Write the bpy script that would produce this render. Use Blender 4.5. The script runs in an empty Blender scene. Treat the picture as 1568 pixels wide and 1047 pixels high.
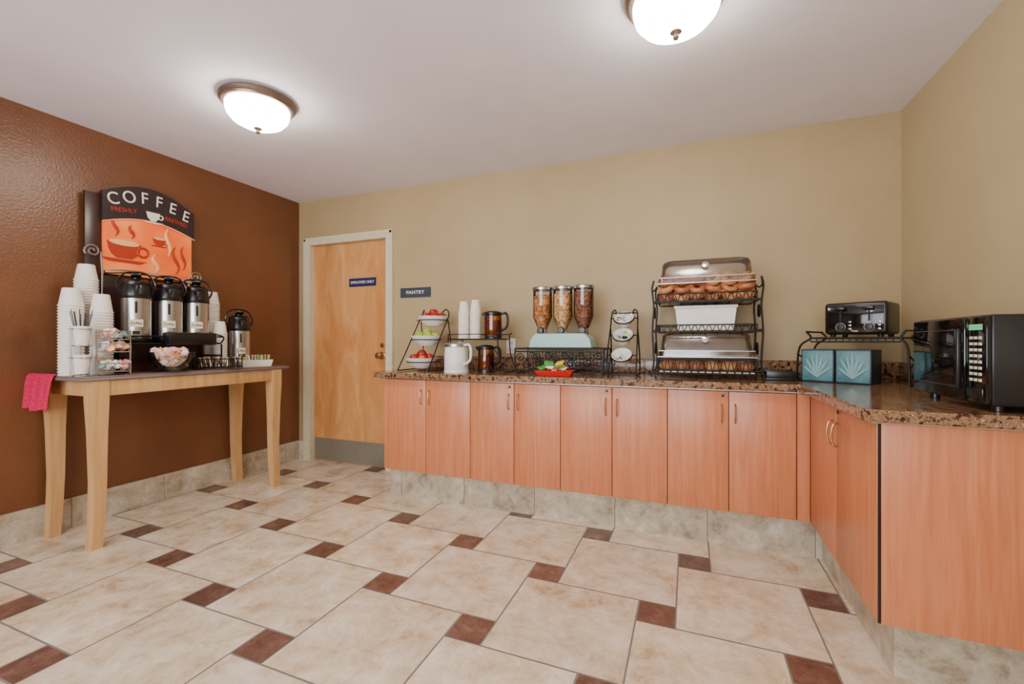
import bpy, bmesh, math, random
from mathutils import Matrix, Vector
random.seed(4)
PI=math.pi
def C(r,g,b):
    f=lambda c:(c/255/12.92) if c/255<=0.04045 else ((c/255+0.055)/1.055)**2.4
    return (f(r),f(g),f(b),1.0)
# ---------------------------------------------------------------- materials
def base_mat(name):
    m=bpy.data.materials.new(name); m.use_nodes=True
    nt=m.node_tree; b=nt.nodes['Principled BSDF']
    return m,nt,b
def plain(name,col,rough=0.5,metal=0.0,emit=None,es=0,var=0.06,scale=30,coat=0):
    m,nt,b=base_mat(name)
    n=nt.nodes.new('ShaderNodeTexNoise'); n.inputs['Scale'].default_value=scale; n.inputs['Detail'].default_value=3
    tc=nt.nodes.new('ShaderNodeTexCoord'); nt.links.new(tc.outputs['Object'],n.inputs['Vector'])
    r=nt.nodes.new('ShaderNodeValToRGB')
    r.color_ramp.elements[0].position=0.3; r.color_ramp.elements[1].position=0.7
    r.color_ramp.elements[0].color=[c*(1-var) for c in col[:3]]+[1]
    r.color_ramp.elements[1].color=[min(1,c*(1+var)) for c in col[:3]]+[1]
    nt.links.new(n.outputs['Fac'],r.inputs['Fac']); nt.links.new(r.outputs['Color'],b.inputs['Base Color'])
    b.inputs['Roughness'].default_value=rough; b.inputs['Metallic'].default_value=metal
    b.inputs['Coat Weight'].default_value=coat
    if emit:
        b.inputs['Emission Color'].default_value=emit; b.inputs['Emission Strength'].default_value=es
    return m
def ramp(name,stops,scale=5,detail=6,rough=0.4,mscale=(1,1,1),dist=0.0,bump=0.0,bscale=None,metal=0,interp='LINEAR',coat=0,nrough=0.55,glow=0):
    m,nt,b=base_mat(name)
    tc=nt.nodes.new('ShaderNodeTexCoord'); mp=nt.nodes.new('ShaderNodeMapping'); mp.inputs['Scale'].default_value=mscale
    nt.links.new(tc.outputs['Object'],mp.inputs['Vector'])
    n=nt.nodes.new('ShaderNodeTexNoise'); n.inputs['Scale'].default_value=scale; n.inputs['Detail'].default_value=detail
    n.inputs['Distortion'].default_value=dist; n.inputs['Roughness'].default_value=nrough
    nt.links.new(mp.outputs['Vector'],n.inputs['Vector'])
    r=nt.nodes.new('ShaderNodeValToRGB'); cr=r.color_ramp; cr.interpolation=interp
    while len(cr.elements)<len(stops): cr.elements.new(0.5)
    for e,(p,c) in zip(cr.elements,stops): e.position=p; e.color=c
    nt.links.new(n.outputs['Fac'],r.inputs['Fac']); nt.links.new(r.outputs['Color'],b.inputs['Base Color'])
    b.inputs['Roughness'].default_value=rough; b.inputs['Metallic'].default_value=metal; b.inputs['Coat Weight'].default_value=coat
    if glow:
        nt.links.new(r.outputs['Color'],b.inputs['Emission Color']); b.inputs['Emission Strength'].default_value=glow
    if bump:
        n2=nt.nodes.new('ShaderNodeTexNoise'); n2.inputs['Scale'].default_value=bscale or scale; n2.inputs['Detail'].default_value=2
        nt.links.new(tc.outputs['Object'],n2.inputs['Vector'])
        bp=nt.nodes.new('ShaderNodeBump'); bp.inputs['Strength'].default_value=bump; bp.inputs['Distance'].default_value=0.005
        nt.links.new(n2.outputs['Fac'],bp.inputs['Height']); nt.links.new(bp.outputs['Normal'],b.inputs['Normal'])
    return m
def thin_glass(name,tint=(0.95,0.96,0.96,1),gl=0.12,rough=0.05):
    m=bpy.data.materials.new(name); m.use_nodes=True; nt=m.node_tree; nt.nodes.clear()
    o=nt.nodes.new('ShaderNodeOutputMaterial'); mx=nt.nodes.new('ShaderNodeMixShader')
    t=nt.nodes.new('ShaderNodeBsdfTransparent'); t.inputs['Color'].default_value=tint
    g=nt.nodes.new('ShaderNodeBsdfGlossy'); g.inputs['Roughness'].default_value=rough
    lw=nt.nodes.new('ShaderNodeLayerWeight'); lw.inputs['Blend'].default_value=0.25
    ma=nt.nodes.new('ShaderNodeMath'); ma.operation='ADD'; ma.inputs[1].default_value=gl; ma.use_clamp=True
    nt.links.new(lw.outputs['Fresnel'],ma.inputs[0]); nt.links.new(ma.outputs[0],mx.inputs[0])
    nt.links.new(t.outputs[0],mx.inputs[1]); nt.links.new(g.outputs[0],mx.inputs[2]); nt.links.new(mx.outputs[0],o.inputs[0])
    return m
def tile_mat(name,stops,rough,scale=4,vary=0.25):
    m,nt,b=base_mat(name)
    tc=nt.nodes.new('ShaderNodeTexCoord'); at=nt.nodes.new('ShaderNodeAttribute'); at.attribute_name='rnd'
    n=nt.nodes.new('ShaderNodeTexNoise'); n.noise_dimensions='4D'; n.inputs['Scale'].default_value=scale; n.inputs['Detail'].default_value=12
    n.inputs['Roughness'].default_value=0.78; n.inputs['Distortion'].default_value=0.35
    w=nt.nodes.new('ShaderNodeMath'); w.operation='MULTIPLY'; w.inputs[1].default_value=37
    nt.links.new(at.outputs['Fac'],w.inputs[0]); nt.links.new(w.outputs[0],n.inputs['W']); nt.links.new(tc.outputs['Object'],n.inputs['Vector'])
    r=nt.nodes.new('ShaderNodeValToRGB'); cr=r.color_ramp
    while len(cr.elements)<len(stops): cr.elements.new(0.5)
    for e,(p,c) in zip(cr.elements,stops): e.position=p; e.color=c
    nt.links.new(n.outputs['Fac'],r.inputs['Fac'])
    hs=nt.nodes.new('ShaderNodeHueSaturation')
    v=nt.nodes.new('ShaderNodeMapRange'); v.inputs['To Min'].default_value=1-vary/2; v.inputs['To Max'].default_value=1+vary/2
    nt.links.new(at.outputs['Fac'],v.inputs['Value']); nt.links.new(v.outputs[0],hs.inputs['Value']); nt.links.new(r.outputs['Color'],hs.inputs['Color'])
    nt.links.new(hs.outputs['Color'],b.inputs['Base Color']); b.inputs['Roughness'].default_value=rough
    bp=nt.nodes.new('ShaderNodeBump'); bp.inputs['Strength'].default_value=0.12; bp.inputs['Distance'].default_value=0.004
    nt.links.new(n.outputs['Fac'],bp.inputs['Height']); nt.links.new(bp.outputs['Normal'],b.inputs['Normal'])
    return m
def granite_mat():
    m,nt,b=base_mat('granite')
    tc=nt.nodes.new('ShaderNodeTexCoord')
    n=nt.nodes.new('ShaderNodeTexNoise'); n.inputs['Scale'].default_value=46; n.inputs['Detail'].default_value=5; n.inputs['Roughness'].default_value=0.7
    nt.links.new(tc.outputs['Object'],n.inputs['Vector'])
    r=nt.nodes.new('ShaderNodeValToRGB'); cr=r.color_ramp
    st=[(0.36,C(26,20,18)),(0.44,C(88,60,42)),(0.51,C(160,122,88)),(0.59,C(108,76,56)),(0.68,C(206,180,150))]
    while len(cr.elements)<len(st): cr.elements.new(0.5)
    for e,(p,c) in zip(cr.elements,st): e.position=p; e.color=c
    nt.links.new(n.outputs['Fac'],r.inputs['Fac'])
    vo=nt.nodes.new('ShaderNodeTexVoronoi'); vo.inputs['Scale'].default_value=85; nt.links.new(tc.outputs['Object'],vo.inputs['Vector'])
    r2=nt.nodes.new('ShaderNodeValToRGB'); r2.color_ramp.elements[0].position=0.18; r2.color_ramp.elements[1].position=0.28
    r2.color_ramp.elements[0].color=(0.3,0.26,0.24,1); r2.color_ramp.elements[1].color=(1,1,1,1)
    nt.links.new(vo.outputs['Distance'],r2.inputs['Fac'])
    mx=nt.nodes.new('ShaderNodeMix'); mx.data_type='RGBA'; mx.blend_type='MULTIPLY'; mx.inputs[0].default_value=0.75
    nt.links.new(r.outputs['Color'],mx.inputs[6]); nt.links.new(r2.outputs['Color'],mx.inputs[7])
    nt.links.new(mx.outputs[2],b.inputs['Base Color']); b.inputs['Roughness'].default_value=0.12
    return m
M={}
M['wl']=ramp('brown_paint',[(0.3,C(106,65,38)),(0.7,C(118,74,45))],2,3,0.32,bump=0.35,bscale=85)
M['wb']=ramp('tan_paint',[(0.3,C(170,148,108)),(0.7,C(178,156,116))],2,3,0.5,bump=0.15,bscale=90)
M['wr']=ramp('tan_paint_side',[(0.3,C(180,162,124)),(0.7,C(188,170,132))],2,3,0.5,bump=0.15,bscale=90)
M['ce']=ramp('ceiling_paint',[(0.3,C(234,230,242)),(0.7,C(240,237,246))],3,3,0.8,bump=0.1,bscale=120)
M['tile']=tile_mat('travertine_tile',[(0.34,C(172,140,106)),(0.44,C(206,182,150)),(0.53,C(222,204,178)),(0.66,C(238,228,210))],0.2,5.5,0.10)
M['tdark']=tile_mat('brown_accent_tile',[(0.3,C(80,54,44)),(0.5,C(106,76,64)),(0.7,C(140,108,94))],0.25,12,0.2)
M['btile']=tile_mat('stone_base_tile',[(0.36,C(138,122,100)),(0.45,C(172,158,134)),(0.55,C(192,181,160)),(0.64,C(216,208,192))],0.4,8,0.1)
M['grout']=plain('grout',C(128,120,110),0.9)
M['granite']=granite_mat()
M['cab']=ramp('cherry_laminate',[(0.3,C(188,108,68)),(0.5,C(200,123,81)),(0.7,C(210,136,94))],3,8,0.34,mscale=(14,14,0.8),dist=0.6,nrough=.68)
M['cabd']=ramp('cherry_edge',[(0.3,C(118,70,46)),(0.7,C(140,86,58))],3,6,0.5,mscale=(9,9,0.7))
M['maple']=ramp('maple_wood',[(0.3,C(190,144,90)),(0.7,C(210,168,114))],3,6,0.4,mscale=(10,10,0.9),dist=0.4)
M['ttop']=ramp('table_laminate',[(0.3,C(104,82,72)),(0.7,C(122,98,88))],6,5,0.3)
M['tedge']=plain('table_edge',C(118,112,116),0.4)
M['door']=ramp('birch_door',[(0.28,C(186,120,62)),(0.5,C(204,143,84)),(0.72,C(220,166,108))],1.6,7,0.34,mscale=(2.6,2.6,0.8),dist=1.4,nrough=.65)
M['frame']=plain('cream_trim',C(212,202,172),0.45)
M['steel']=plain('brushed_steel',C(185,183,180),0.28,1.0)
M['chrome']=plain('chrome',C(215,215,215),0.15,1.0)
M['kick']=plain('kick_plate',C(142,137,122),0.4,0.45)
M['brass']=plain('satin_brass',C(190,155,110),0.3,1.0)
M['bronze']=plain('brushed_bronze',C(132,114,102),0.35,0.7)
M['dome']=plain('frosted_glass_lit',C(255,250,240),0.4,0,(1.0,0.93,0.82,1),44,var=0.0)
M['black']=plain('black_plastic',C(22,20,20),0.28)
M['blackg']=plain('black_gloss',C(10,10,12),0.08)
M['wire']=plain('black_wire',C(26,22,20),0.45,0.5)
M['white']=plain('white_plastic',C(232,230,224),0.4,var=0.02)
M['foam']=plain('foam_cup',C(234,226,214),0.7,var=0.03)
M['navy']=plain('navy_sign',C(34,36,84),0.4)
M['slate']=plain('slate_sign',C(48,62,74),0.4)
M['signd']=plain('sign_dark',C(48,34,36),0.25)
M['signside']=plain('sign_maroon',C(54,30,24),0.3)
M['orange']=ramp('poster_orange',[(0.3,C(212,72,20)),(0.5,C(236,104,36)),(0.72,C(250,156,82))],3.0,2,0.35,glow=.4)  # poster emits a little of its own colour so it looks lit
M['dorange']=plain('poster_rust',C(176,48,16),0.4)
M['lorange']=plain('poster_peach',C(253,186,128),0.4)
M['red']=plain('red_plastic',C(205,24,22),0.35)
M['green']=plain('green_packet',C(70,160,60),0.4)
M['yellow']=plain('yellow_packet',C(235,190,50),0.4)
M['blue']=plain('blue_packet',C(70,110,170),0.4)
M['pinkp']=plain('pink_packet',C(236,150,150),0.4)
M['apple']=ramp('apple_skin',[(0.35,C(150,16,20)),(0.6,C(186,34,28)),(0.75,C(216,140,70))],9,3,0.25)
M['gapple']=ramp('green_apple',[(0.3,C(130,164,40)),(0.7,C(182,200,76))],9,3,0.25)
M['pink']=plain('pink_towel',C(200,8,74),0.95,scale=120,var=0.3)
M['teal']=ramp('teal_panel',[(0.35,C(60,106,114)),(0.6,C(86,134,140))],14,5,0.4)
M['teall']=plain('teal_leaf',C(136,172,174),0.4)
M['teald']=plain('teal_dark',C(30,48,54),0.4)
M['mint']=plain('mint_base',C(150,190,180),0.3)
M['glass']=thin_glass('clear_acrylic',gl=.06)
M['lid']=thin_glass('clear_cover',(0.86,0.84,0.81,1),0.14,0.16)
M['amber']=plain('coffee_liquid',C(120,66,18),0.12)
M['amberg']=thin_glass('amber_glass',(0.75,0.42,0.12,1),0.06)
M['cer1']=ramp('cereal_flakes',[(0.35,C(110,60,26)),(0.5,C(190,120,60)),(0.62,C(222,170,110))],60,4,0.8)
M['cer2']=ramp('cereal_loops',[(0.35,C(150,96,50)),(0.5,C(214,160,100)),(0.62,C(236,200,150))],60,4,0.8)
M['cer3']=ramp('cereal_bran',[(0.35,C(70,34,20)),(0.5,C(130,76,48)),(0.62,C(170,112,80))],60,4,0.8)
M['dough']=ramp('baked_dough',[(0.3,C(168,98,50)),(0.6,C(206,148,92)),(0.75,C(228,186,140))],12,4,0.6)
M['donut']=ramp('glazed_donut',[(0.3,C(140,74,44)),(0.7,C(190,122,78))],12,4,0.4)
M['pkt']=plain('paper_packet',C(222,210,186),0.6)
M['brownp']=plain('brown_packet',C(112,76,52),0.6)
M['lcd']=plain('green_display',C(30,120,60),0.4,0,(0.3,1,0.5,1),0.5)
M['win']=plain('dark_window',C(14,13,14),0.05)
# ---------------------------------------------------------------- builder
class B:
    def __init__(s,name,loc=(0,0,0),rz=0.0):
        s.bm=bmesh.new(); s.mats=[]; s.name=name; s.loc=loc; s.rz=math.radians(rz)
    def mi(s,m):
        m=M[m] if isinstance(m,str) else m
        if m not in s.mats: s.mats.append(m)
        return s.mats.index(m)
    def add(s,t,m,smooth=False,mat=None):
        i=s.mi(m)
        if mat is not None: bmesh.ops.transform(t,matrix=mat,verts=t.verts)
        for f in t.faces: f.material_index=i; f.smooth=smooth
        me=bpy.data.meshes.new('t'); t.to_mesh(me); t.free(); s.bm.from_mesh(me); bpy.data.meshes.remove(me)
    def box(s,c,size,m,bev=0.0,rot=None,seg=2):
        t=bmesh.new(); bmesh.ops.create_cube(t,size=1.0)
        bmesh.ops.scale(t,vec=size,verts=t.verts)
        if bev>0: bmesh.ops.bevel(t,geom=t.edges[:],offset=bev,segments=seg,affect='EDGES',profile=0.5)
        mt=Matrix.Translation(c)
        if rot: mt=mt@(Matrix.Rotation(rot[2],4,'Z')@Matrix.Rotation(rot[1],4,'Y')@Matrix.Rotation(rot[0],4,'X'))
        s.add(t,m,bev>0,mt)
    def bx(s,a,b,m,bev=0.0):
        s.box([(a[i]+b[i])/2 for i in range(3)],[abs(b[i]-a[i]) for i in range(3)],m,bev)
    def lathe(s,prof,m,c=(0,0,0),seg=28,mat=None,scale=(1,1,1)):
        t=bmesh.new(); rings=[]
        for r,z in prof:
            if r<1e-5: rings.append([t.verts.new((0,0,z))])
            else: rings.append([t.verts.new((r*math.cos(2*PI*k/seg),r*math.sin(2*PI*k/seg),z)) for k in range(seg)])
        for a,b in zip(rings[:-1],rings[1:]):
            for k in range(seg):
                k2=(k+1)%seg
                if len(a)==1 and len(b)==1: continue
                if len(a)==1: t.faces.new((a[0],b[k2],b[k]))
                elif len(b)==1: t.faces.new((a[k],a[k2],b[0]))
                else: t.faces.new((a[k],a[k2],b[k2],b[k]))
        bmesh.ops.scale(t,vec=scale,verts=t.verts)
        mt=Matrix.Translation(c)
        if mat is not None: mt=mt@mat
        s.add(t,m,True,mt)
    def sph(s,c,r,m,scale=(1,1,1),seg=16,mat=None):
        t=bmesh.new(); bmesh.ops.create_uvsphere(t,u_segments=seg,v_segments=seg//2+2,radius=r)
        bmesh.ops.scale(t,vec=scale,verts=t.verts)
        mt=Matrix.Translation(c)
        if mat is not None: mt=mt@mat
        s.add(t,m,True,mt)
    def torus(s,c,R,r,m,mat=None,seg=20,rs=10):
        t=bmesh.new(); g=[[t.verts.new(((R+r*math.cos(2*PI*j/rs))*math.cos(2*PI*i/seg),(R+r*math.cos(2*PI*j/rs))*math.sin(2*PI*i/seg),r*math.sin(2*PI*j/rs))) for j in range(rs)] for i in range(seg)]
        for i in range(seg):
            for j in range(rs):
                t.faces.new((g[i][j],g[(i+1)%seg][j],g[(i+1)%seg][(j+1)%rs],g[i][(j+1)%rs]))
        mt=Matrix.Translation(c)
        if mat is not None: mt=mt@mat
        s.add(t,m,True,mt)
    def tube(s,pts,r,m,closed=False,seg=6,smooth=0):
        P=[Vector(p) for p in pts]
        if smooth:
            Q=[]; n=len(P)
            rng=range(n if closed else n-1)
            for i in rng:
                p0=P[(i-1)%n] if (closed or i>0) else P[0]*2-P[1]
                p1=P[i]; p2=P[(i+1)%n]; p3=P[(i+2)%n] if (closed or i+2<n) else P[-1]*2-P[-2]
                for k in range(smooth):
                    u=k/smooth
                    Q.append(0.5*((2*p1)+(p2-p0)*u+(2*p0-5*p1+4*p2-p3)*u*u+(3*p1-p0-3*p2+p3)*u**3))
            if not closed: Q.append(P[-1])
            P=Q
        n=len(P); T=[]
        for i in range(n):
            a=P[(i-1)%n] if (closed or i>0) else P[i]; b=P[(i+1)%n] if (closed or i<n-1) else P[i]
            d=(b-a); T.append(d.normalized() if d.length>1e-9 else Vector((0,0,1)))
        up=Vector((0,0,1)) if abs(T[0].z)<0.9 else Vector((1,0,0))
        N=(up-T[0]*up.dot(T[0])).normalized(); t=bmesh.new(); R=[]
        for i in range(n):
            N=(N-T[i]*N.dot(T[i]))
            N=N.normalized() if N.length>1e-6 else T[i].orthogonal().normalized()
            Bn=T[i].cross(N)
            if isinstance(r,(list,tuple)):
                u=i/max(1,n-1)*(len(r)-1); q=min(int(u),len(r)-2); rr=r[q]+(r[q+1]-r[q])*(u-q)
            else: rr=r
            R.append([t.verts.new(P[i]+(N*math.cos(2*PI*k/seg)+Bn*math.sin(2*PI*k/seg))*rr) for k in range(seg)])
        for i in range(n if closed else n-1):
            a=R[i]; b=R[(i+1)%n]
            for k in range(seg):
                t.faces.new((a[k],a[(k+1)%seg],b[(k+1)%seg],b[k]))
        if not closed:
            t.faces.new(R[0][::-1]); t.faces.new(R[-1])
        s.add(t,m,True)
    def prism(s,poly,z0,z1,m,mat=None,bev=0.0):
        t=bmesh.new(); vs=[t.verts.new((x,y,z0)) for x,y in poly]; f=t.faces.new(vs)
        r=bmesh.ops.extrude_face_region(t,geom=[f]); up=[v for v in r['geom'] if isinstance(v,bmesh.types.BMVert)]
        for v in up: v.co.z=z1
        bmesh.ops.recalc_face_normals(t,faces=t.faces)
        if bev>0: bmesh.ops.bevel(t,geom=t.edges[:],offset=bev,segments=2,affect='EDGES',profile=0.5)
        s.add(t,m,False,mat)
    def frust(s,c,wb,db,wt,dt,h,m,bottom=False,top=True):
        t=bmesh.new()
        a=[t.verts.new((x*wb/2,y*db/2,0)) for x,y in ((-1,-1),(1,-1),(1,1),(-1,1))]
        b=[t.verts.new((x*wt/2,y*dt/2,h)) for x,y in ((-1,-1),(1,-1),(1,1),(-1,1))]
        for k in range(4): t.faces.new((a[k],a[(k+1)%4],b[(k+1)%4],b[k]))
        if top: t.faces.new(b)
        if bottom: t.faces.new(a[::-1])
        s.add(t,m,False,Matrix.Translation(c))
    def rshell(s,c,secs,m,rad=.03,n=5):
        t=bmesh.new(); R=[]
        for w,d,z in secs:
            pts=[]
            for qx,qy,a0 in ((1,1,0),(-1,1,90),(-1,-1,180),(1,-1,270)):
                for k in range(n+1):
                    a=math.radians(a0+90*k/n); pts.append((qx*(w/2-rad)+rad*math.cos(a),qy*(d/2-rad)+rad*math.sin(a),z))
            R.append([t.verts.new(p) for p in pts])
        N=len(R[0])
        for a,b in zip(R[:-1],R[1:]):
            for k in range(N): t.faces.new((a[k],a[(k+1)%N],b[(k+1)%N],b[k]))
        t.faces.new(R[-1]); s.add(t,m,True,Matrix.Translation(c))
    def text(s,txt,size,m,c,rot=0.0,depth=0.0015,mat=None,sx=1.0):
        cu=bpy.data.curves.new('txt','FONT'); cu.body=txt; cu.size=size; cu.extrude=depth; cu.align_x='CENTER'; cu.align_y='CENTER'
        o=bpy.data.objects.new('txt',cu); bpy.context.scene.collection.objects.link(o)
        dg=bpy.context.evaluated_depsgraph_get(); me=bpy.data.meshes.new_from_object(o.evaluated_get(dg))
        t=bmesh.new(); t.from_mesh(me); bpy.data.objects.remove(o); bpy.data.curves.remove(cu); bpy.data.meshes.remove(me)
        mt=Matrix.Translation(c)@Matrix.Rotation(rot,4,'Y')@Matrix.Rotation(PI/2,4,'X')@Matrix.Diagonal((sx,1,1,1))
        if mat is not None: mt=mat@mt
        s.add(t,m,False,mt)
    def done(s):
        for e in s.bm.edges:
            if len(e.link_faces)==2 and e.calc_face_angle(0)>0.65: e.smooth=False
        me=bpy.data.meshes.new(s.name); s.bm.to_mesh(me); s.bm.free()
        for m in s.mats: me.materials.append(m)
        o=bpy.data.objects.new(s.name,me); bpy.context.scene.collection.objects.link(o)
        o.location=s.loc; o.rotation_euler=(0,0,s.rz)
        return o
RX=lambda a:Matrix.Rotation(math.radians(a),4,'X')
RY=lambda a:Matrix.Rotation(math.radians(a),4,'Y')
def spiral(c,r0,r1,a0,turns,n=26,plane='xz'):
    out=[]
    for i in range(n):
        u=i/(n-1); r=r0+(r1-r0)*u; a=math.radians(a0)+turns*2*PI*u
        if plane=='xz': out.append((c[0]+r*math.cos(a),c[1],c[2]+r*math.sin(a)))
        else: out.append((c[0],c[1]+r*math.cos(a),c[2]+r*math.sin(a)))
    return out
# ---------------------------------------------------------------- room shell
XL,XR,YB,YF,H=-3.48,1.14,3.21,-1.8,2.454
L,S=0.518,0.15; g=0.0035
P0=(-0.492-S/2,2.59-S/2)
bm=bmesh.new(); lay=bm.faces.layers.float.new('rnd')
def quad(x0,y0,x1,y1,mi):
    z=0.0
    x0+=g;y0+=g;x1-=g;y1-=g
    f=bm.faces.new([bm.verts.new(p) for p in ((x0,y0,z),(x1,y0,z),(x1,y1,z),(x0,y1,z))]); f.material_index=mi; f[lay]=random.random()
for i in range(-14,15):
    for j in range(-14,15):
        x=P0[0]+i*L+j*S; y=P0[1]-i*S+j*L
        if x<XL-1 or x>XR+1 or y<YF-1 or y>YB+1: continue
        quad(x,y,x+S,y+S,1); quad(x+S,y,x+S+L,y+L,0)
for co,no in (((XL,0,0),(-1,0,0)),((XR,0,0),(1,0,0)),((0,YB+0.1,0),(0,1,0)),((0,YF,0),(0,-1,0))):
    bmesh.ops.bisect_plane(bm,geom=bm.verts[:]+bm.edges[:]+bm.faces[:],plane_co=co,plane_no=no,clear_outer=True)
def addbox(bm,a,b,mi,lay=None):
    r=bmesh.ops.create_cube(bm,size=1.0)
    for v in r['verts']:
        v.co=Vector([(a[k]+b[k])/2+v.co[k]*(b[k]-a[k]) for k in range(3)])
    val=random.random()
    for f in {f for v in r['verts'] for f in v.link_faces}:
        f.material_index=mi
        if lay: f[lay]=val
addbox(bm,(XL,YF,-0.08),(XR,YB+0.1,-0.0015),2,lay)
me=bpy.data.meshes.new('floor'); bm.to_mesh(me); bm.free()
for k in ('tile','tdark','grout'): me.materials.append(M[k])
o=bpy.data.objects.new('floor',me); bpy.context.scene.collection.objects.link(o)

b=B('ceiling'); b.bx((XL-.1,YF-.1,H),(XR+.1,YB+.1,H+.1),'ce'); b.done()
b=B('wall_left'); b.bx((XL-.1,YF-.1,-.08),(XL,YB+.1,H),'wl'); b.done()
b=B('wall_right'); b.bx((XR,YF-.1,-.08),(XR+.1,YB+.1,H),'wr'); b.done()
DX0,DX1,DZ=-3.345,-2.445,2.045
b=B('wall_back'); b.bx((XL,YB,0),(DX0,YB+.1,H),'wb'); b.bx((DX1,YB,0),(XR,YB+.1,H),'wb'); b.bx((DX0,YB,DZ),(DX1,YB+.1,H),'wb'); b.done()
b=B('wall_front')
b.bx((XL,YF-.1,-.08),(-2.9,YF,H),'wr'); b.bx((0.5,YF-.1,-.08),(XR,YF,H),'wr'); b.bx((-2.9,YF-.1,2.25),(0.5,YF,H),'wr'); b.bx((-2.9,YF-.1,-.08),(0.5,YF,0.6),'wr'); b.done()
b=B('window_1')
for x in (-2.87,-1.76,-0.64,0.47): b.bx((x-.03,YF-.08,.6),(x+.03,YF-.02,2.25),'frame')
for z in (.63,2.22): b.bx((-2.9,YF-.08,z-.03),(0.5,YF-.02,z+.03),'frame')
b.done()
def strip(name,segs):
    bm=bmesh.new(); lay=bm.faces.layers.float.new('rnd')
    for a,b_,axis,joints in segs:
        js=[a[axis]]+[j for j in joints if a[axis]<j<b_[axis]]+[b_[axis]]
        for q_,(p,q) in enumerate(zip(js[:-1],js[1:])):
            A=list(a);Bq=list(b_)
            A[axis]=p+(.002 if q_ else 0);Bq[axis]=q-(.002 if q_<len(js)-2 else 0); addbox(bm,A,Bq,0,lay)
        A=[v+.003 for v in a];Bq=[v-.003 for v in b_];A[2]=a[2];Bq[2]=b_[2]-.003
        addbox(bm,A,Bq,1,lay)
    me=bpy.data.meshes.new(name); bm.to_mesh(me); bm.free()
    me.materials.append(M['btile']); me.materials.append(M['grout'])
    o=bpy.data.objects.new(name,me); bpy.context.scene.collection.objects.link(o); return o
strip('baseboard_left',[((XL,YF,0),(XL+.014,YB-.001,.178),1,[1.51+.512*k for k in range(-7,5)])])
strip('baseboard_back',[((XL+.015,YB-.014,0),(-3.407,YB,.178),0,[]),((-2.383,YB-.014,0),(-2.065,YB,.178),0,[])])
strip('baseboard_right',[((XR-.014,YF,0),(XR,1.78,.178),1,[1.3-.512*k for k in range(7)])])
b=B('trim_1')
b.bx((-3.405,YB-.022,0),(DX0,YB,2.10),'frame'); b.bx((DX1,YB-.022,0),(-2.385,YB,2.10),'frame')
b.bx((DX0,YB-.022,DZ),(DX1,YB,2.10),'frame')
b.bx((DX0,YB-.020,0),(DX0+.018,YB+.1,DZ-.014),'frame'); b.bx((DX1-.012,YB-.020,0),(DX1,YB+.1,DZ-.014),'frame'); b.bx((DX0,YB-.020,DZ-.014),(DX1,YB+.1,DZ),'frame')
b.bx((-3.395,YB-.026,0),(-3.375,YB-.021,2.09),'frame'); b.bx((-2.415,YB-.026,0),(-2.395,YB-.021,2.09),'frame'); b.bx((-3.395,YB-.026,2.07),(-2.395,YB-.021,2.09),'frame')
b.done()
b=B('door_1')
b.bx((DX0+.02,YB+.035,.006),(DX1-.014,YB+.075,DZ-.016),'door')
b.bx((DX0+.03,YB+.031,.012),(DX1-.024,YB+.036,.215),'kick')
kx=-2.53
b.lathe([(0.0,0),(.034,0),(.034,.008),(.014,.014),(.012,.045),(.028,.055),(.030,.07),(.020,.082),(0,.084)],'brass',(kx,YB+.036,1.0),mat=RX(90))
b.lathe([(0,0),(.02,0),(.02,.01),(0,.012)],'brass',(kx,YB+.036,1.09),mat=RX(90))
b.done()
b=B('employees_only_sign'); b.bx((-2.90,YB+.029,1.625),(-2.60,YB+.0348,1.70),'navy')
b.text('EMPLOYEES ONLY',.034,'white',(-2.75,YB+.0285,1.662),sx=.95); b.done()
b=B('pantry_sign'); b.bx((-2.31,YB-.008,1.50),(-2.01,YB,1.582),'slate')
b.text('PANTRY',.042,'white',(-2.16,YB-.009,1.541),sx=1.15); b.done()
b=B('electrical_outlet'); b.box((-1.284,YB-.004,1.09),(.075,.008,.118),'white',.003)
for dz in (-.024,.024): b.box((-1.284,YB-.009,1.09+dz),(.035,.004,.03),'frame',.001)
b.done()
def lamp(x,y):
    b=B('ceiling_lamp',(x,y,H))
    b.lathe([(0,0),(.15,0),(.188,-.010),(.192,-.018),(.186,-.028),(.176,-.034),(.172,-.045),(.160,-.048),(.158,-.04),(.0,-.04)],'bronze',seg=48)
    b.lathe([(.158,-.044),(.158,-.066),(.150,-.092),(.126,-.120),(.088,-.140),(.044,-.151),(0,-.154)],'dome',seg=48)
    b.lathe([(0,-.151),(.018,-.153),(.022,-.158),(.012,-.165),(.009,-.170),(.012,-.176),(.008,-.184),(0,-.188)],'bronze',seg=20)
    b.done()
lamp(-2.21,1.76); lamp(-0.045,1.80); lamp(-1.2,-.6)  # last lamp is unseen, added behind the camera to help light the room
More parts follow.
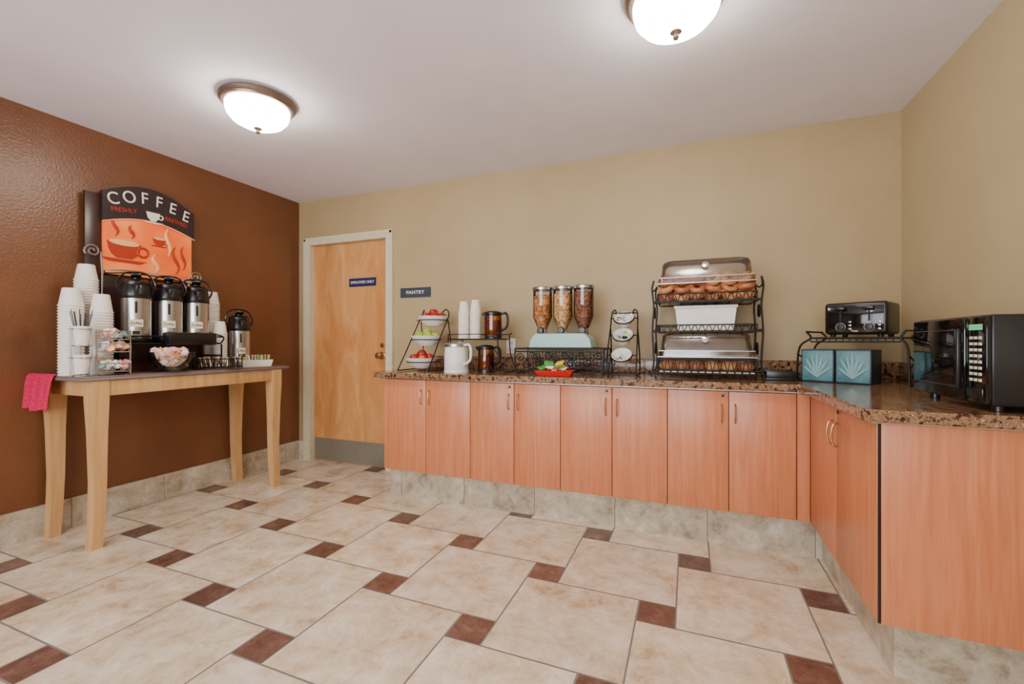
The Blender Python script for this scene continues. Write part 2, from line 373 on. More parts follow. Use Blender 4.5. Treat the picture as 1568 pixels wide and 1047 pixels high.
# ---------------------------------------------------------------- cabinets
CT0,CT1=.864,.905
def handle(b,c,axis):
    x,y,z=c
    if axis=='y': pts=[(x,y,z-.05),(x,y-.018,z-.042),(x,y-.025,z),(x,y-.018,z+.042),(x,y,z+.05)]
    else: pts=[(x,y,z-.05),(x-.018,y,z-.042),(x-.025,y,z),(x-.018,y,z+.042),(x,y,z+.05)]
    b.tube(pts,.004,'brass',smooth=4,seg=8)
XE=XR-.002; YE=YB-.002
b=B('base_cabinet')
b.bx((-2.061,2.682,.2),(XE,YE,CT0-.006),'cabd')
b.bx((-2.063,2.68,.2),(-2.05,YE,CT0-.006),'cab')
edges=[-2.061,-1.707,-1.36,-1.045,-.737,-.422,-.112,.201,.5155]
for i,(a,c) in enumerate(zip(edges[:-1],edges[1:])):
    b.bx((a+.002,2.66,.203),(c-.002,2.681,CT0-.012),'cab',.0015)
    hx=c-.035 if i%2==0 else a+.03
    handle(b,(hx,2.66,.735),'y')
    if i%2==0 and i>0: b.lathe([(0,0),(.008,0),(.008,.004),(0,.005)],'black',(c-.03,2.66,.83),seg=12,mat=RX(90))
b.bx((.519,2.665,.203),(.574,2.683,CT0-.012),'cab')
b.done()
b=B('base_cabinet')
b.bx((.597,1.812,.2),(XE,2.659,CT0-.006),'cabd')
for y0,y1,hy in ((2.238,2.655,2.27),(1.802,2.234,2.205)):
    b.bx((.575,y0,.203),(.596,y1,CT0-.012),'cab',.0015); handle(b,(.575,hy,.735),'x')
b.lathe([(0,0),(.008,0),(.008,.004),(0,.005)],'black',(.575,2.21,.83),seg=12,mat=RY(-90))
b.bx((.584,1.790,.2),(XE,1.811,CT0-.006),'cab',.001)
b.bx((.577,1.794,.2),(.586,1.801,CT0-.008),'black')  # black strip stands in for the shade in the gap by the end panel
b.done()
strip('baseboard_cabinet',[((-2.03,2.72,0),(.64,2.735,.199),0,[-1.95+.512*k for k in range(7)]),
  ((.64,1.875,0),(.655,2.72,.199),1,[2.37]),((.640,1.86,0),(XE,1.875,.199),0,[]),((-2.045,2.72,0),(-2.03,YB-.016,.199),1,[])])
b=B('granite_countertop')
arc=[(.57-.045*math.cos(a),1.785-.045*math.sin(a)) for a in [math.radians(q) for q in range(0,91,15)]]
poly=[(-2.134,YE),(-2.134,2.625),(.50,2.625),(.525,2.60)]+arc+[(XE,1.74),(XE,YE)]
b.prism(poly,CT0,CT1-.001,'granite',bev=.005)
b.prism([(-2.11,YB-.02),(-2.11,2.648),(.548,2.648),(.548,1.763),(XE,1.763),(XE,YB-.02)],CT0-.006,CT0+.002,'steel')
b.done()
b=B('granite_backsplash'); b.bx((-2.13,YB-.02,CT1),(XE,YE,CT1+.1),'granite',.003); b.done()
b=B('granite_backsplash'); b.bx((XR-.02,1.76,CT1),(XE,YB-.021,CT1+.1),'granite',.003); b.done()
# ---------------------------------------------------------------- console table
TZ=.935
b=B('console_table')
b.box((-3.205,1.975,TZ-.013),(.51,1.29,.026),'ttop',.004)
b.box((-3.205,1.975,TZ-.016),(.514,1.294,.012),'tedge',.003)
for x,sx in ((-2.995,1),(-3.41,-1)):
    for y,sy in ((1.41,-1),(2.52,1)):
        t=bmesh.new(); R=[]
        for z,w,off in ((TZ-.027,.078,0),(.80,.078,0),(.62,.066,-.002),(.35,.058,-.004),(.15,.056,.002),(0.0,.054,.012)):
            oy=off*sy; R.append([t.verts.new((x+a*w/2,y+oy+c*w/2,z)) for a,c in ((-1,-1),(1,-1),(1,1),(-1,1))])
        for p,q in zip(R[:-1],R[1:]):
            for k in range(4): t.faces.new((p[k],q[k],q[(k+1)%4],p[(k+1)%4]))
        t.faces.new(R[0]); t.faces.new(R[-1][::-1]); bmesh.ops.recalc_face_normals(t,faces=t.faces)
        b.add(t,'maple')
for x in (-2.975,-3.43): b.bx((x-.01,1.44,TZ-.11),(x+.01,2.49,TZ-.027),'maple',.002)
for y in (1.39,2.54): b.bx((-3.38,y-.01,TZ-.11),(-3.02,y+.01,TZ-.027),'maple',.002)
b.done()
t=bmesh.new(); prof=[(1.335,.944),(1.33,.945),(1.322,.943),(1.312,.925),(1.308,.88),(1.306,.83),(1.304,.78),(1.304,.742)]
NX=20; G=[]
for j,(y,z) in enumerate(prof):
    G.append([t.verts.new((-3.465+.26*i/NX+.012*math.sin(j*.7)*(i/NX-.5), y-(.010*math.sin(i*1.1)+.010)*(max(0,j-2)/5), z+(.008*math.sin(i*.5) if j==7 else 0))) for i in range(NX+1)])
for j in range(len(prof)-1):
    for i in range(NX): t.faces.new((G[j][i],G[j][i+1],G[j+1][i+1],G[j+1][i]))
b=B('pink_towel'); b.add(t,'pink',True); o=b.done()
md=o.modifiers.new('s','SOLIDIFY'); md.thickness=.008; md.offset=0.6
md=o.modifiers.new('sub','SUBSURF'); md.levels=1; md.render_levels=1
# coffee sign (faces +x)
b=B('coffee_sign',(-3.44,1.875,0),90)
def zs(x,edge,mid,w=.32): return edge+(mid-edge)*math.cos(min(1,abs(x-.03)/w)*PI/2)
b.bx((-.32,-.012,1.12),(-.235,.01,2.05),'signside',.002)
b.bx((-.235,-.006,1.12),(.31,.01,1.90),'signside',.002)
N=16; xs=[-.24+.555*i/N for i in range(N+1)]
hd=[(x,zs(x,1.865,1.945)) for x in xs]+[(x,zs(x,2.045,2.16)) for x in xs[::-1]]
XZ=Matrix.Rotation(PI/2,4,'X')
b.prism(hd,.0,.03,'signd',mat=XZ)
ps=[(x,1.555) for x in (-.235,.30)]+[(x,zs(x,1.885,1.965)) for x in [.30-.535*i/N for i in range(N+1)]]
b.prism(ps,.008,.022,'orange',mat=XZ)
b.tube([(x,-.031,zs(x,1.86,1.94)) for x in xs],.004,'lorange')
for i,ch in enumerate('COFFEE'):
    x=-.185+.088*i
    b.text(ch,.108,'foam',(x,-.0315,zs(x,1.985,2.085)),rot=(x-.03)*.9,sx=.9)
for txt,x0 in (('FRESHLY',-.125),('BREWED',.19)):
    b.text(txt,.038,'dorange',(x0,-.0315,zs(x0,1.915,2.0)),rot=(x0-.03)*.9)
b.prism([(.0,2.005),(.085,2.005),(.075,1.965),(.055,1.945),(.03,1.945),(.01,1.965)],.03,.033,'foam',mat=XZ)
b.torus((.09,-.032,1.98),.014,.004,'foam',mat=RX(90))
b.prism([(-.02,1.942),(.105,1.942),(.08,1.93),(.0,1.93)],.03,.033,'foam',mat=XZ)
def pcup(x,z,s,m):
    b.prism([(x-s,z+s*.6),(x+s,z+s*.6),(x+s*.92,z+s*.1),(x+s*.75,z-s*.25),(x+s*.45,z-s*.5),(x-s*.45,z-s*.5),(x-s*.75,z-s*.25),(x-s*.92,z+s*.1)],.022,.0245,m,mat=XZ)
    b.torus((x+s*1.1,-.0235,z+s*.1),s*.32,s*.08,m,mat=RX(90))
    b.prism([(x-s*1.4,z-s*.55),(x+s*1.4,z-s*.55),(x+s*.9,z-s*.78),(x-s*.9,z-s*.78)],.022,.0245,m,mat=XZ)
    b.lathe([(0,0),(s*.9,0),(0,.001)],'lorange' if m=='dorange' else 'dorange',(x,-.0255,z+s*.58),mat=RX(90)@Matrix.Diagonal((1,.22,1,1)))
pcup(-.12,1.71,.095,'dorange'); pcup(.085,1.81,.042,'dorange')
def steam(x,z,h,w,m='dorange'):
    n=9; b.tube([(x+w*math.sin(i/n*2*PI),-.024,z+h*i/n) for i in range(n+1)],[.002+.010*math.sin(PI*i/n) for i in range(n+1)],m)
steam(-.17,1.80,.12,.014); steam(-.08,1.80,.09,.012); steam(.19,1.60,.2,.02); steam(.24,1.64,.17,.014); steam(.06,1.60,.12,.016,'lorange'); steam(.14,1.72,.2,.014,'lorange')
b.tube([(-.24,-.05,1.56),(-.1,-.07,1.575),(.1,-.07,1.57),(.29,-.05,1.55)],.012,'chrome',smooth=5)
for sgn,x0,z0 in ((-1,-.30,1.68),(1,.31,1.60)):
    b.tube(spiral((x0,-.05,z0),.008,.042,0 if sgn<0 else 180,1.6*sgn*-1),.005,'steel')
    b.tube([(x0-sgn*.042,-.05,z0),(x0-sgn*.05,-.05,z0-.12),(x0-sgn*.05,-.05,1.14)],.005,'steel')
b.done()
b=B('airpot_rack',(-3.19,1.88,TZ),90)
W=.285; D=.11
b.box((0,0,.175),(2*W,2*D,.012),'wire',.002)
for x in (-W,W):
    for y in (-D,D): b.tube([(x,y,.17),(x*1.0,y,.0)],.006,'wire')
    b.tube([(x,-D,.09),(x,D,.09)],.005,'wire'); b.tube([(x,-D,.006),(x,D,.006)],.005,'wire')
    b.tube([(x,-D,.18),(x,-D-.02,.22),(x,0,.25),(x,D,.30)],.005,'wire',smooth=4)
b.tube([(-W,-D-.02,.22),(W,-D-.02,.22)],.005,'wire')
b.bx((-W+.01,D-.02,.0),(W-.02,D-.005,.17),'signside')
b.bx((-W+.01,-.02,.0),(-.06,-.005,.17),'signside')
b.bx((-.10,-D-.075,.165),(.20,-D-.004,.245),'black',.006); b.bx((-.09,-D-.07,.2452),(.19,-D-.01,.247),'steel')
b.done()
def airpot(x,y,z,rz=62):
    b=B('airpot',(x,y,z),rz)
    b.lathe([(0,0),(.074,0),(.078,.006),(.078,.03),(.0755,.034)],'black',seg=36)
    b.lathe([(.0755,.034),(.0755,.27)],'steel',seg=36)
    b.lathe([(.0755,.27),(.0785,.274),(.079,.30),(.072,.345),(.068,.352),(.070,.356),(.068,.375),(.05,.388),(0,.39)],'black',seg=36)
    b.tube([(0,-.06,.335),(0,-.10,.345),(0,-.125,.335),(0,-.135,.305)],[.02,.016,.013,.012],'black',seg=10,smooth=4)
    b.box((0,-.01,.405),(.05,.12,.016),'black',.005,rot=(math.radians(-12),0,0)); b.tube([(0,0,.38),(0,0,.40)],.02,'black',seg=12)
    b.tube([(-.078,0,.31),(-.092,0,.36),(-.06,.03,.425),(0,.045,.44),(.06,.03,.425),(.092,0,.36),(.078,0,.31)],.006,'black',smooth=4)
    t=bmesh.new(); A=[];Bv=[]
    for k in range(9):
        a=-PI/2+(-.45+.9*k/8); A.append(t.verts.new((.0765*math.cos(a),.0765*math.sin(a),.095))); Bv.append(t.verts.new((.0765*math.cos(a),.0765*math.sin(a),.14)))
    for k in range(8): t.faces.new((A[k],A[k+1],Bv[k+1],Bv[k]))
    b.add(t,'pkt',True)
    b.text('Coffee',.02,'black',(0,-.0775,.118),depth=.0005)
    b.box((0,-.079,.06),(.035,.003,.02),'black'); b.box((0,-.0775,.215),(.012,.003,.07),'black')
    b.done()
for y in (1.70,1.885,2.06): airpot(-3.19,y,TZ+.182)
airpot(-3.25,2.424,TZ,62)
def cups(name,x,y,z,h,r,top=.11):
    b=B(name,(x,y,z)); pr=[(0,0),(r,0)]
    zz=0
    while zz<h-top:
        pr+= [(r,zz+.001),(r*1.0,zz+.006),(r*.93,zz+.008),(r*.93,zz+.0155)]; zz+=.016
    pr+=[(r,zz+.001),(r,zz+.006),(r*.93,zz+.008),(r*.68,h-.003),(r*.62,h),(r*.6,h-.004),(0,h-.004)]
    b.lathe(pr,'foam',seg=28); b.done()
cups('foam_cup_stack',-3.2,1.392,TZ,.485,.056); cups('foam_cup_stack',-3.29,1.50,TZ,.64,.056); cups('foam_cup_stack',-3.155,1.508,TZ,.46,.054)
cups('foam_cup_stack',-3.335,2.27,TZ,.56,.052); cups('foam_cup_stack',-3.19,2.228,TZ,.335,.05)
b=B('stir_stick_caddy',(-3.065,1.375,TZ))
for z in (.03,.185):
    b.torus((0,0,z+.07),.047,.003,'steel'); b.torus((0,0,z-.02 if z>.1 else .003),.04,.003,'steel')
    b.lathe([(0,z-.018),(.030,z-.018),(.044,z+.085),(.041,z+.085),(.028,z-.014),(0,z-.014)],'foam')
for a in (40,160,280):
    c,s_=math.cos(math.radians(a))*.048,math.sin(math.radians(a))*.048; b.tube([(c,s_,0),(c,s_,.26)],.003,'steel')
for k in range(12):
    a=k*2.4; b.tube([(.015*math.cos(a),.015*math.sin(a),.19),(.045*math.cos(a),.045*math.sin(a),.34+.01*(k%3))],.0022,'black',seg=5)
b.done()
def creamer(b,c,m='white'):
    b.lathe([(0,0),(.011,0),(.017,.018),(.020,.019),(.020,.021),(0,.0215)],m,c,seg=12,mat=RX(random.uniform(-70,70))@RY(random.uniform(-60,60)))
b=B('creamer_rack',(-3.02,1.50,TZ),70)
for z in (.02,.13,.2):
    w=.07 if z<.15 else .06
    for zz in (z,z+.045): b.tube([(-w,-.035,zz),(w,-.035,zz),(w,.035,zz),(-w,.035,zz)],.0028,'steel',closed=True)
    for k in range(5):
        x=-w+2*w*k/4
        for y in (-.035,.035): b.tube([(x,y,z),(x,y,z+.045)],.002,'steel')
    b.box((0,0,z),(2*w,.07,.003),'steel')
    for k in range(16): creamer(b,(random.uniform(-w+.02,w-.02),random.uniform(-.02,.02),z+.012+.03*random.random()),random.choice(['white','pinkp','white','lorange','teall']))
for x in (-.072,.072): b.tube([(x,0,0),(x,0,.25)],.004,'steel')
b.tube([(-.05,-.03,0),(-.05,.03,0)],.004,'steel')
b.tube([(.05,-.03,0),(.05,.03,0)],.004,'steel')
b.done()
b=B('creamer_bowl',(-2.99,1.785,TZ))
b.lathe([(0,.004),(.05,.0),(.052,.004),(.085,.03),(.112,.08),(.124,.125),(.120,.125),(.108,.08),(.08,.035),(.045,.012),(0,.012)],'glass',seg=32)
for k in range(170):
    z=.025+.105*random.random()**.7; R_=.045+.07*((z-.02)/.11)**.6; a=random.random()*2*PI; rr=R_*math.sqrt(random.random())*.85
    creamer(b,(rr*math.cos(a),rr*math.sin(a),z),random.choice(['white','white','pinkp','white','lorange','foam']))
b.done()
b=B('scroll_packet_basket',(-3.0,2.085,TZ),66)
w,d=.135,.045
for z in (.012,.07): b.tube([(-w,-d,z),(w,-d,z),(w,d,z),(-w,d,z)],.0035,'wire',closed=True)
for x in (-.09,0,.09):
    b.tube(spiral((x-.018,-d,.045),.004,.02,0,1.4),.0028,'wire'); b.tube(spiral((x+.02,-d,.03),.004,.018,180,-1.4),.0028,'wire')
for x in (-w,w):
    b.tube([(x,-d,0),(x,-d,.07),(x*1.08,-d,.10),(x*1.14,-d,.08)],.0035,'wire',smooth=4); b.tube([(x,d,0),(x,d,.1)],.0035,'wire')
b.box((0,0,.012),(2*w,2*d,.003),'wire')
for k in range(20): b.box((-w+.02+.0125*k,0,.05),(.006,.075,.06),random.choice(['brownp','pkt','brownp']),rot=(0,random.uniform(-.25,.25),0))
b.done()
b=B('sugar_packet_caddy',(-3.06,2.42,TZ),62)
b.frust((0,0,0),.19,.08,.215,.10,.05,'foam',bottom=True,top=False)
b.frust((0,0,.001),.18,.07,.205,.09,.049,'foam',bottom=True,top=False)
for k in range(22): b.box((-.088+.0082*k,random.uniform(-.008,.008),.05),(.004,.055,.075),random.choice(['pkt','yellow','white','pkt','green','brownp','pkt']),rot=(random.uniform(-.1,.1),random.uniform(-.2,.2),0))
b.done()
# ---------------------------------------------------------------- counter items
Z=CT1
def bowl(b,c,r,h,m='white'):
    b.lathe([(0,0),(r*.45,0),(r*.5,.006),(r*.85,h*.55),(r,h),(r*.97,h),(r*.8,h*.6),(r*.45,.014),(0,.012)],m,c,seg=28)
def apple(b,c,r,m):
    b.lathe([(0,-r*.75),(r*.3,-r*.88),(r*.75,-r*.6),(r,0),(r*.92,r*.5),(r*.55,r*.85),(r*.2,r*.78),(0,r*.6)],m,c,seg=18,mat=RX(random.uniform(-40,40)))
    b.tube([(c[0],c[1],c[2]+r*.6),(c[0]+.004,c[1],c[2]+r*1.1)],.0018,'brownp',seg=5)
b=B('fruit_stand',(-1.85,2.88,Z+.002))
tiers=[(.0,-.05,.02),(.0,.02,.185),(.015,.09,.335)]
for (x,y,z) in tiers:
    bowl(b,(x,y,z),.122,.075); b.torus((x,y,z+.045),.110,.0035,'wire',seg=28)
for sx in (-1,1):
    b.tube([(sx*.13,-.17,.005),(sx*.128,-.13,.06),(sx*.126,-.07,.14),(sx*.124,.03,.28),(sx*.122+.01,.12,.42),(sx*.10+.01,.12,.465),(sx*.085+.01,.09,.44)],.0045,'wire',smooth=5)
    b.tube([(sx*.122+.01,.11,.38),(sx*.128,.16,.2),(sx*.13,.19,.01),(sx*.13,.185,.005),(sx*.13,-.17,.005)],.0045,'wire')
    for (x,y,z) in tiers: b.tube([(sx*.125,y-.02,z+.045),(x+sx*.108,y,z+.045)],.0035,'wire')
b.tube([(-.13,.185,.005),(.13,.185,.005)],.0045,'wire')
for ti,(x,y,z) in enumerate(tiers):
    for k,(a,rr) in enumerate([(20,.06),(92,.06),(164,.06),(236,.06),(308,.06),(0,0)]):
        apple(b,(x+rr*math.cos(math.radians(a)),y+rr*math.sin(math.radians(a)),z+(.07 if rr else .10)),.036,'gapple' if ti==1 else 'apple')
b.done()
b=B('pitcher_rack',(-1.43,2.93,Z))
z=.235
b.tube([(-.19,-.11,z),(.2,-.11,z),(.2,.11,z),(-.19,.11,z)],.0045,'wire',closed=True)
for k in range(12): b.tube([(-.19+.39*k/11,-.11,z),(-.19+.39*k/11,.11,z)],.0025,'wire')
for y in (-.11,.11):
    b.tube([(-.19,y,.235),(-.195,y,.12),(-.21,y,.006)],.0045,'wire',smooth=4); b.tube([(.2,y,.235),(.21,y,.12),(.25,y,.006)],.0045,'wire',smooth=4)
    b.tube([(.2,y,.235),(.2,y,.27),(.22,y,.28)],.0045,'wire'); b.tube([(-.19,y,.27),(.2,y,.27)],.003,'wire')
    b.tube([(-.19,y,.235),(-.19,y,.27)],.0045,'wire')
for x in (-.21,.25): b.tube([(x,-.11,.006),(x,.11,.006)],.0045,'wire')
b.tube([(.21,-.11,.12),(.17,-.112,.16),(.12,-.112,.1),(.17,-.112,.02),(.24,-.11,.02)],.004,'wire',smooth=5)
b.done()
cups('paper_cup_stack',-1.555,2.94,Z+.24,.275,.043,.1); cups('paper_cup_stack',-1.463,2.95,Z+.24,.285,.043,.1)
def pitcher(name,x,y,z,body,r,h,rz,liquid=False,lid='black',rim=None):
    b=B(name,(x,y,z),rz); rim=rim or lid
    b.lathe([(0,0.002),(r*.95,0.002),(r,.01),(r,h*.55),(r*.95,h*.85),(r*.95,h)],body,seg=30)
    if liquid: b.lathe([(0,.008),(r*.93,.008),(r*.95,h*.5),(r*.9,h*.7),(0,h*.7)],'amber',seg=26)
    b.lathe([(r*.97,h*.9),(r*1.03,h*.92),(r*1.03,h*1.0),(r*.98,h*1.02),(r*.6,h*1.07),(0,h*1.09)],rim,seg=26)
    b.lathe([(r*1.01,0),(r*1.02,0),(r*1.02,.018),(r,.02)],lid,seg=26)
    b.tube([(r*.9,0,h*.95),(r*1.5,0,h*.98),(r*1.75,0,h*.8),(r*1.65,0,h*.45),(r*1.0,0,h*.3)],.009,lid,smooth=5,seg=8)
    b.tube([(-r*.85,0,h*.9),(-r*1.15,0,h*.97),(-r*1.25,0,h*1.0)],[.016,.012,.006],rim,seg=8)
    b.done()
pitcher('coffee_pitcher',-1.315,2.93,Z+.24,'amberg',.066,.185,0,True)
pitcher('white_beverage_pitcher',-1.525,2.77,Z,'white',.085,.20,-20,False,'white','steel')
pitcher('coffee_pitcher',-1.355,2.90,Z,'amberg',.06,.18,10,True)
b=B('tea_packet_box',(-1.705,3.13,Z),0)
b.box((0,0,.055),(.11,.06,.11),'pkt',.002)
for k in range(7): b.box((-.045+.015*k,0,.125),(.008,.05,.06),random.choice(['blue','white','blue','pkt']),rot=(0,random.uniform(-.2,.2),0))
b.done()
b=B('cereal_dispenser_rack',(-.80,2.95,Z))
w,d=.30,.13
b.tube([(-w,-d,.17),(w,-d,.17),(w,d,.17),(-w,d,.17)],.006,'wire',closed=True); b.tube([(-w,-d,.15),(w,-d,.15)],.005,'wire')
for k in range(20): b.tube([(-w+2*w*k/19,-d,.17),(-w+2*w*k/19,d,.17)],.0028,'wire')
for x in (-w,w):
    for y in (-d,d): b.tube([(x,y,.17),(x*1.0,y,.09),(x*.96,y,.006)],.005,'wire',smooth=4)
    b.tube([(x*.96,-d,.006),(x*.96,d,.006)],.005,'wire')
for y in (-d,d):
    for i in range(5):
        x=-.24+.12*i
        b.tube(spiral((x-.02,y,.11),.006,.03,0,1.5),.0042,'wire'); b.tube(spiral((x+.02,y,.06),.006,.03,180,-1.5),.0042,'wire')
    b.tube([(-w*.96,y,.02),(w*.96,y,.02)],.004,'wire')
for k in range(24): x=-w*.95+2*w*.95*k/23; b.tube([(x,d,.02),(x,d,.17)],.0025,'wire')
b.done()
b=B('cereal_dispenser',(-.80,2.95,Z+.177))
b.prism([(-.215,0),(.215,0),(.205,.055),(.17,.095),(-.17,.095),(-.205,.055)],-.09,.09,'mint',mat=XZ,bev=.004)
for i,x in enumerate((-.145,0,.145)):
    b.lathe([(.028,.10),(.03,.125),(.058,.19),(.066,.21),(.066,.40)],'glass',(x,0,0),seg=28)
    b.lathe([(0,.115),(.026,.115),(.054,.188),(.062,.21),(.062,.355+.01*i),(.03,.365),(0,.368)],'cer%d'%(i+1),(x,0,0),seg=28)
    b.lathe([(.067,.395),(.07,.397),(.071,.412),(.064,.418),(0,.420)],'steel',(x,0,0),seg=28)
    b.lathe([(.034,.09),(.036,.095),(.034,.125),(.03,.13)],'chrome',(x,0,0),seg=20)
    b.lathe([(0,0),(.024,0),(.026,.01),(.02,.03),(0,.032)],'black',(x,-.035,.115),seg=16,mat=RX(90))
    b.tube([(x,-.03,.10),(x,-.06,.07)],.016,'chrome',seg=10)
b.done()
b=B('condiment_packet_tray',(-.79,2.725,Z),6)
b.frust((0,0,0),.2,.10,.24,.13,.035,'red',bottom=True,top=False); b.frust((0,0,.002),.19,.09,.232,.122,.033,'red',bottom=True,top=False)
for k in range(34): b.box((random.uniform(-.085,.085),random.uniform(-.035,.035),.02+.045*random.random()),(.05,.035,.007),random.choice(['red','green','yellow','white','red','green']),.002,rot=(random.uniform(-.5,.5),random.uniform(-.4,.4),random.uniform(0,3)))
b.box((-.04,0,.08),(.06,.05,.012),'green',.003,rot=(.4,.1,.2)); b.box((.03,0,.08),(.055,.045,.012),'yellow',.003,rot=(.5,-.2,-.3))
b.done()
b=B('condiment_cup_stand',(-.385,2.88,Z+.002),0)
for sx in (-1,1):
    b.tube([(sx*.085,-.10,.005),(sx*.09,-.09,.10),(sx*.085,.02,.30),(sx*.08,.06,.40),(sx*.06,.06,.42),(sx*.05,.05,.39)],.0045,'wire',smooth=5)
    b.tube([(sx*.085,.03,.30),(sx*.09,.10,.12),(sx*.09,.12,.005),(sx*.085,-.1,.005)],.0045,'wire')
b.tube([(-.09,.12,.005),(.09,.12,.005)],.0045,'wire'); b.tube([(-.08,.06,.4),(.08,.06,.4)],.0045,'wire')
for i,(y,z) in enumerate(((-.08,.13),(-.02,.255),(.03,.365))):
    mt=RX(38); c=Vector((0,y,z))
    b.lathe([(0,-.06),(.035,-.06),(.055,-.01),(.062,.01),(.059,.012),(.05,-.01),(.03,-.045),(0,-.045)],'white',c,mat=mt,seg=26)
    b.torus(c,.063,.004,'wire',mat=mt)
    for sx in (-1,1): b.tube([(sx*.063,y,z),(sx*.088,y+.01,z)],.0035,'wire')
    for k in range(9):
        a=random.random()*6.28; q=mt@Vector((.03*math.cos(a),.03*math.sin(a),-.005)); b.box(c+q,(.034,.034,.006),['pkt','gapple','white'][i] if k%2 else random.choice(['white','brownp','black','foam']),.001,rot=(math.radians(38)+random.uniform(-.4,.4),random.uniform(-.4,.4),random.random()*3))
b.done()
# bakery rack
b=B('bakery_display_rack',(.09,2.95,Z))
w,d=.265,.15
def basket(z,h,w,d,n=14):
    for zz in (z,z+h): b.tube([(-w,-d,zz),(w,-d,zz),(w,d,zz),(-w,d,zz)],.004,'wire',closed=True)
    for k in range(n):
        x=-w+2*w*(k+.5)/n
        b.tube([(x-w/n,-d,z),(x,-d,z+h),(x+w/n,-d,z)],.0025,'wire',smooth=3)
    for k in range(9):
        x=-w+2*w*k/8; b.tube([(x,-d,z),(x,d,z)],.0028,'wire')
    for sx in (-w,w):
        for k in range(5): y=-d+2*d*k/4; b.tube([(sx,y,z),(sx,y,z+h)],.0025,'wire')
for sx in (-1,1):
    for y in (-d,d):
        b.tube([(sx*(w+.035),y,.006),(sx*(w+.02),y,.1),(sx*(w+.028),y,.28),(sx*(w+.02),y,.42),(sx*(w+.03),y,.53),(sx*(w+.02),y,.58)],.0055,'wire',smooth=5)
    b.tube([(sx*(w+.02),-d,.58),(sx*(w+.035),-d*.5,.545),(sx*(w+.035),d*.5,.545),(sx*(w+.02),d,.58)],.005,'wire',smooth=4)
    for zz in (.04,.285,.46): b.tube([(sx*(w+.022),-d,zz),(sx*(w+.022),d,zz)],.004,'wire')
    b.tube(spiral((sx*(w+.022),-.03,.39),.008,.05,0,1.6,plane='yz'),.004,'wire'); b.tube(spiral((sx*(w+.022),.03,.17),.008,.05,180,-1.6,plane='yz'),.004,'wire')
for z in (.05,.275,.455): 
    b.tube([(-w-.022,-d,z),(w+.022,-d,z)],.0045,'wire')
basket(.03,.085,w,d); basket(.275,.04,w,d); basket(.45,.05,w,d)
def pastries(z,w,d,kind,rows=1):
    for l in range(rows):
        for j in range(3):
            for i in range(6):
                x=-w+.05+ (2*w-.1)*i/5; y=-d+.055+(2*d-.11)*j/2
                mt=RX(random.uniform(15,60))@RY(random.uniform(-25,25))
                if kind==0: b.torus((x,y,z+.035+.045*l),.032,.019,random.choice(['donut','dough']),mat=mt)
                else: b.sph((x,y,z+.03),.045,random.choice(['dough','donut']),scale=(1,.75,.6))
b.box((0,0,.458),(2*w-.02,2*d-.02,.006),'foam',.002); pastries(.462,w,d,0,3)
b.box((0,0,.038),(2*w-.02,2*d-.02,.006),'foam',.002); pastries(.042,w,d,1)
def cover(z):
    W2,D2=2*w,2*d
    b.rshell((0,0,z),[(W2-.005,D2-.005,0),(W2-.012,D2-.012,.035),(W2-.035,D2-.04,.04),(W2-.05,D2-.07,.12),(W2-.07,D2-.10,.14),(W2-.11,D2-.14,.148)],'lid',rad=.04)
    for zz,a,c,r in ((z+.002,w-.002,d-.002,.004),(z+.038,w-.010,d-.012,.003)):
        b.tube([(-a,-c,zz),(a,-c,zz),(a,c,zz),(-a,c,zz)],r,'steel',closed=True)
    b.lathe([(0,0),(.02,.002),(.016,.012),(.02,.02),(0,.024)],'chrome',(0,-d+.035,z+.10),mat=RX(70),seg=18)
cover(.56); cover(.125)
b.frust((0,0,.285),.30,.20,.33,.23,.13,'white',bottom=True); b.box((0,0,.422),(.345,.245,.016),'white',.004)
b.done()
b=B('napkin_tray',(.485,2.95,Z)); b.bx((-.08,-.08,0),(.08,.08,.012),'black',.003)
for a,c in (((-.08,-.08,.01),(.08,-.072,.05)),((-.08,.072,.01),(.08,.08,.05)),((-.08,-.08,.01),(-.072,.08,.05)),((.072,-.08,.01),(.08,.08,.05))): b.bx(a,c,'black',.002)
b.bx((-.065,-.065,.012),(.065,.065,.042),'brownp',.002); b.done()
# tea boxes, toaster stand, toaster
ux=Vector((math.cos(math.radians(-30)),math.sin(math.radians(-30)),0)); uy=Vector((math.sin(math.radians(30)),math.cos(math.radians(30)),0))
base=Vector((.578,2.885,0))
for k in range(2):
    c=base+ux*(.078+.158*k)+uy*.10
    b=B('tea_box',(c.x,c.y,Z),-30)
    b.box((0,0,.0875),(.152,.195,.175),'teald',.003)
    b.box((0,-.098,.0875),(.14,.003,.163),'teal',.001)
    for i in range(7):
        a=math.radians(-66+22*i); l=.085 if i%2==0 else .095
        n=7; pts=[(l*u*math.sin(a)*.8,-.1005,.025+l*1.35*u*math.cos(a)+.01*u) for u in [q/n for q in range(n+1)]]
        b.tube(pts,[.0012+.006*math.sin(PI*q/n) for q in range(n+1)],'teall',seg=6)
    b.box((0,-.098,.172),(.152,.006,.006),'teald')
    b.done()
c=base+ux*.235+uy*.13
b=B('toaster_stand',(c.x,c.y,Z),-30)
w,d,zs_=.19,.12,.236
b.tube([(-w,-d,zs_),(w,-d,zs_),(w,d,zs_),(-w,d,zs_)],.005,'wire',closed=True); b.tube([(-w,-d,zs_-.02),(w,-d,zs_-.02)],.004,'wire')
for k in range(14): x=-w+2*w*k/13; b.tube([(x,-d,zs_),(x,d,zs_)],.003,'wire'); b.tube([(x,-d,zs_),(x,-d,zs_-.02)],.0025,'wire')
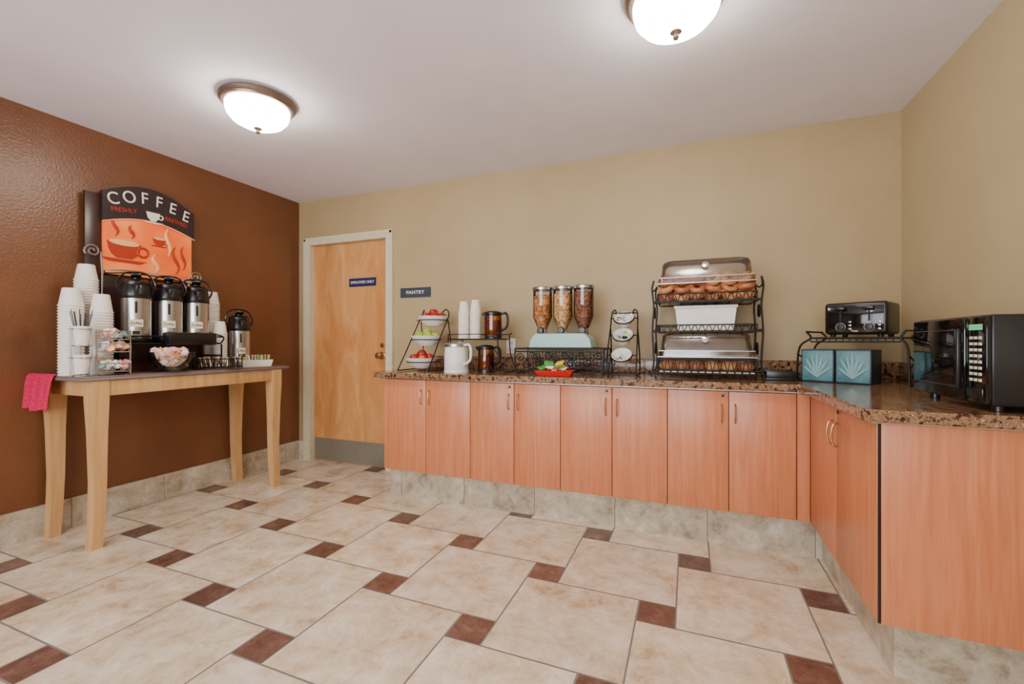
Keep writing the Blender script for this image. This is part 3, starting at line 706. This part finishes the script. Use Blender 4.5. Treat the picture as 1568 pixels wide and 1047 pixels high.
for sx in (-1,1):
    e=.065 if sx<0 else .03
    for y in (-d,d):
        b.tube([(sx*(w+.02),y,zs_+.035),(sx*w,y,zs_),(sx*(w+e*.8),y,.19),(sx*(w+e),y,.08),(sx*(w+e),y,.006)],.0055,'wire',smooth=5)
    b.tube([(sx*(w+e),-d,.006),(sx*(w+e),d,.006)],.005,'wire'); b.tube([(sx*(w+.02),-d,zs_+.035),(sx*(w+.02),d,zs_+.035)],.005,'wire')
    b.tube([(sx*(w+e),-d,.15),(sx*(w+e),d,.08)],.004,'wire'); b.tube([(sx*(w+e),d,.15),(sx*(w+e),-d,.08)],.004,'wire')
b.done()
c=base+ux*.245+uy*.125
b=B('toaster',(c.x,c.y,Z+.242),-30)
b.box((0,0,.095),(.265,.25,.165),'black',.016,seg=4)
b.box((0,-.124,.09),(.235,.006,.135),'blackg',.002)
for x in (-.06,.06):
    b.box((x,-.1285,.115),(.008,.004,.07),'wire'); b.box((x,-.140,.145),(.045,.028,.014),'black',.004)
    b.lathe([(0,0),(.018,0),(.016,.016),(0,.017)],'black',(x,-.127,.05),mat=RX(90),seg=20)
    b.torus((x,-.129,.05),.021,.0015,'steel',mat=RX(90))
    for k in range(3): b.box((x+.04,-.128,.04+.018*k),(.012,.004,.008),'steel',.001)
for y in (-.07,-.02,.04,.09): b.box((0,y,.1775),(.2,.02,.003),'wire')
b.text('Toast',.013,'white',(0,-.1278,.03),depth=.0004)
for x in (-.1,.1):
    for y in (-.1,.1): b.lathe([(0,0),(.012,0),(.014,.014),(0,.014)],'black',(x,y,0),seg=12)
b.done()
# microwave (faces -x)
b=B('microwave_oven',(.985,2.035,Z),-90)
w,d,h0,h1=.235,.125,.018,.30
b.box((0,0,(h0+h1)/2),(2*w,2*d,h1-h0),'black',.006)
b.box((-.055,-d-.008,(h0+h1)/2),(.355,.018,h1-h0-.01),'blackg',.006)
b.box((-.065,-d-.0175,(h0+h1)/2+.01),(.26,.002,.17),'win',.0005)
for z in (.065,.255): b.box((-.065,-d-.018,z),(.29,.002,.002),'steel')
b.box((.180,-d-.006,(h0+h1)/2),(.108,.014,h1-h0-.01),'blackg',.004)
b.box((.180,-d-.0135,.262),(.07,.002,.018),'lcd')
for r in range(8):
    for q in range(3): b.box((.156+.024*q,-d-.0135,.228-.019*r),(.016,.002,.009),'pkt',.0005)
b.box((.180,-d-.015,.055),(.085,.006,.03),'black',.003)
b.box((.118,-d-.028,.16),(.012,.014,.20),'black',.004)
for x in (-.19,.19):
    for y in (-.09,.09): b.lathe([(0,0),(.015,0),(.015,.02),(0,.02)],'black',(x,y,0),seg=14)
for r in range(6): b.box((.2355,.03,.08+.02*r),(.002,.14,.006),'wire')
b.done()
# ---------------------------------------------------------------- light
w=bpy.data.worlds.new('World'); bpy.context.scene.world=w; w.use_nodes=True
w.node_tree.nodes['Background'].inputs[0].default_value=(0.75,0.85,1,1); w.node_tree.nodes['Background'].inputs[1].default_value=1.5
la=bpy.data.lights.new('window_daylight','AREA'); la.shape='RECTANGLE'; la.size=3.3; la.size_y=1.6; la.energy=150; la.color=(0.92,0.94,1.0)
lo=bpy.data.objects.new('window_daylight',la); bpy.context.scene.collection.objects.link(lo); lo.location=(-1.2,YF-.15,1.42); lo.rotation_euler=(math.radians(90),0,0)
cd=bpy.data.cameras.new('Camera'); cd.sensor_width=36; cd.lens=15.61; cd.sensor_fit='HORIZONTAL'; cd.clip_start=.02
co=bpy.data.objects.new('Camera',cd); bpy.context.scene.collection.objects.link(co)
co.location=(0,0,1.12); co.rotation_euler=(math.radians(90),0,math.radians(21.7))
bpy.context.scene.camera=co
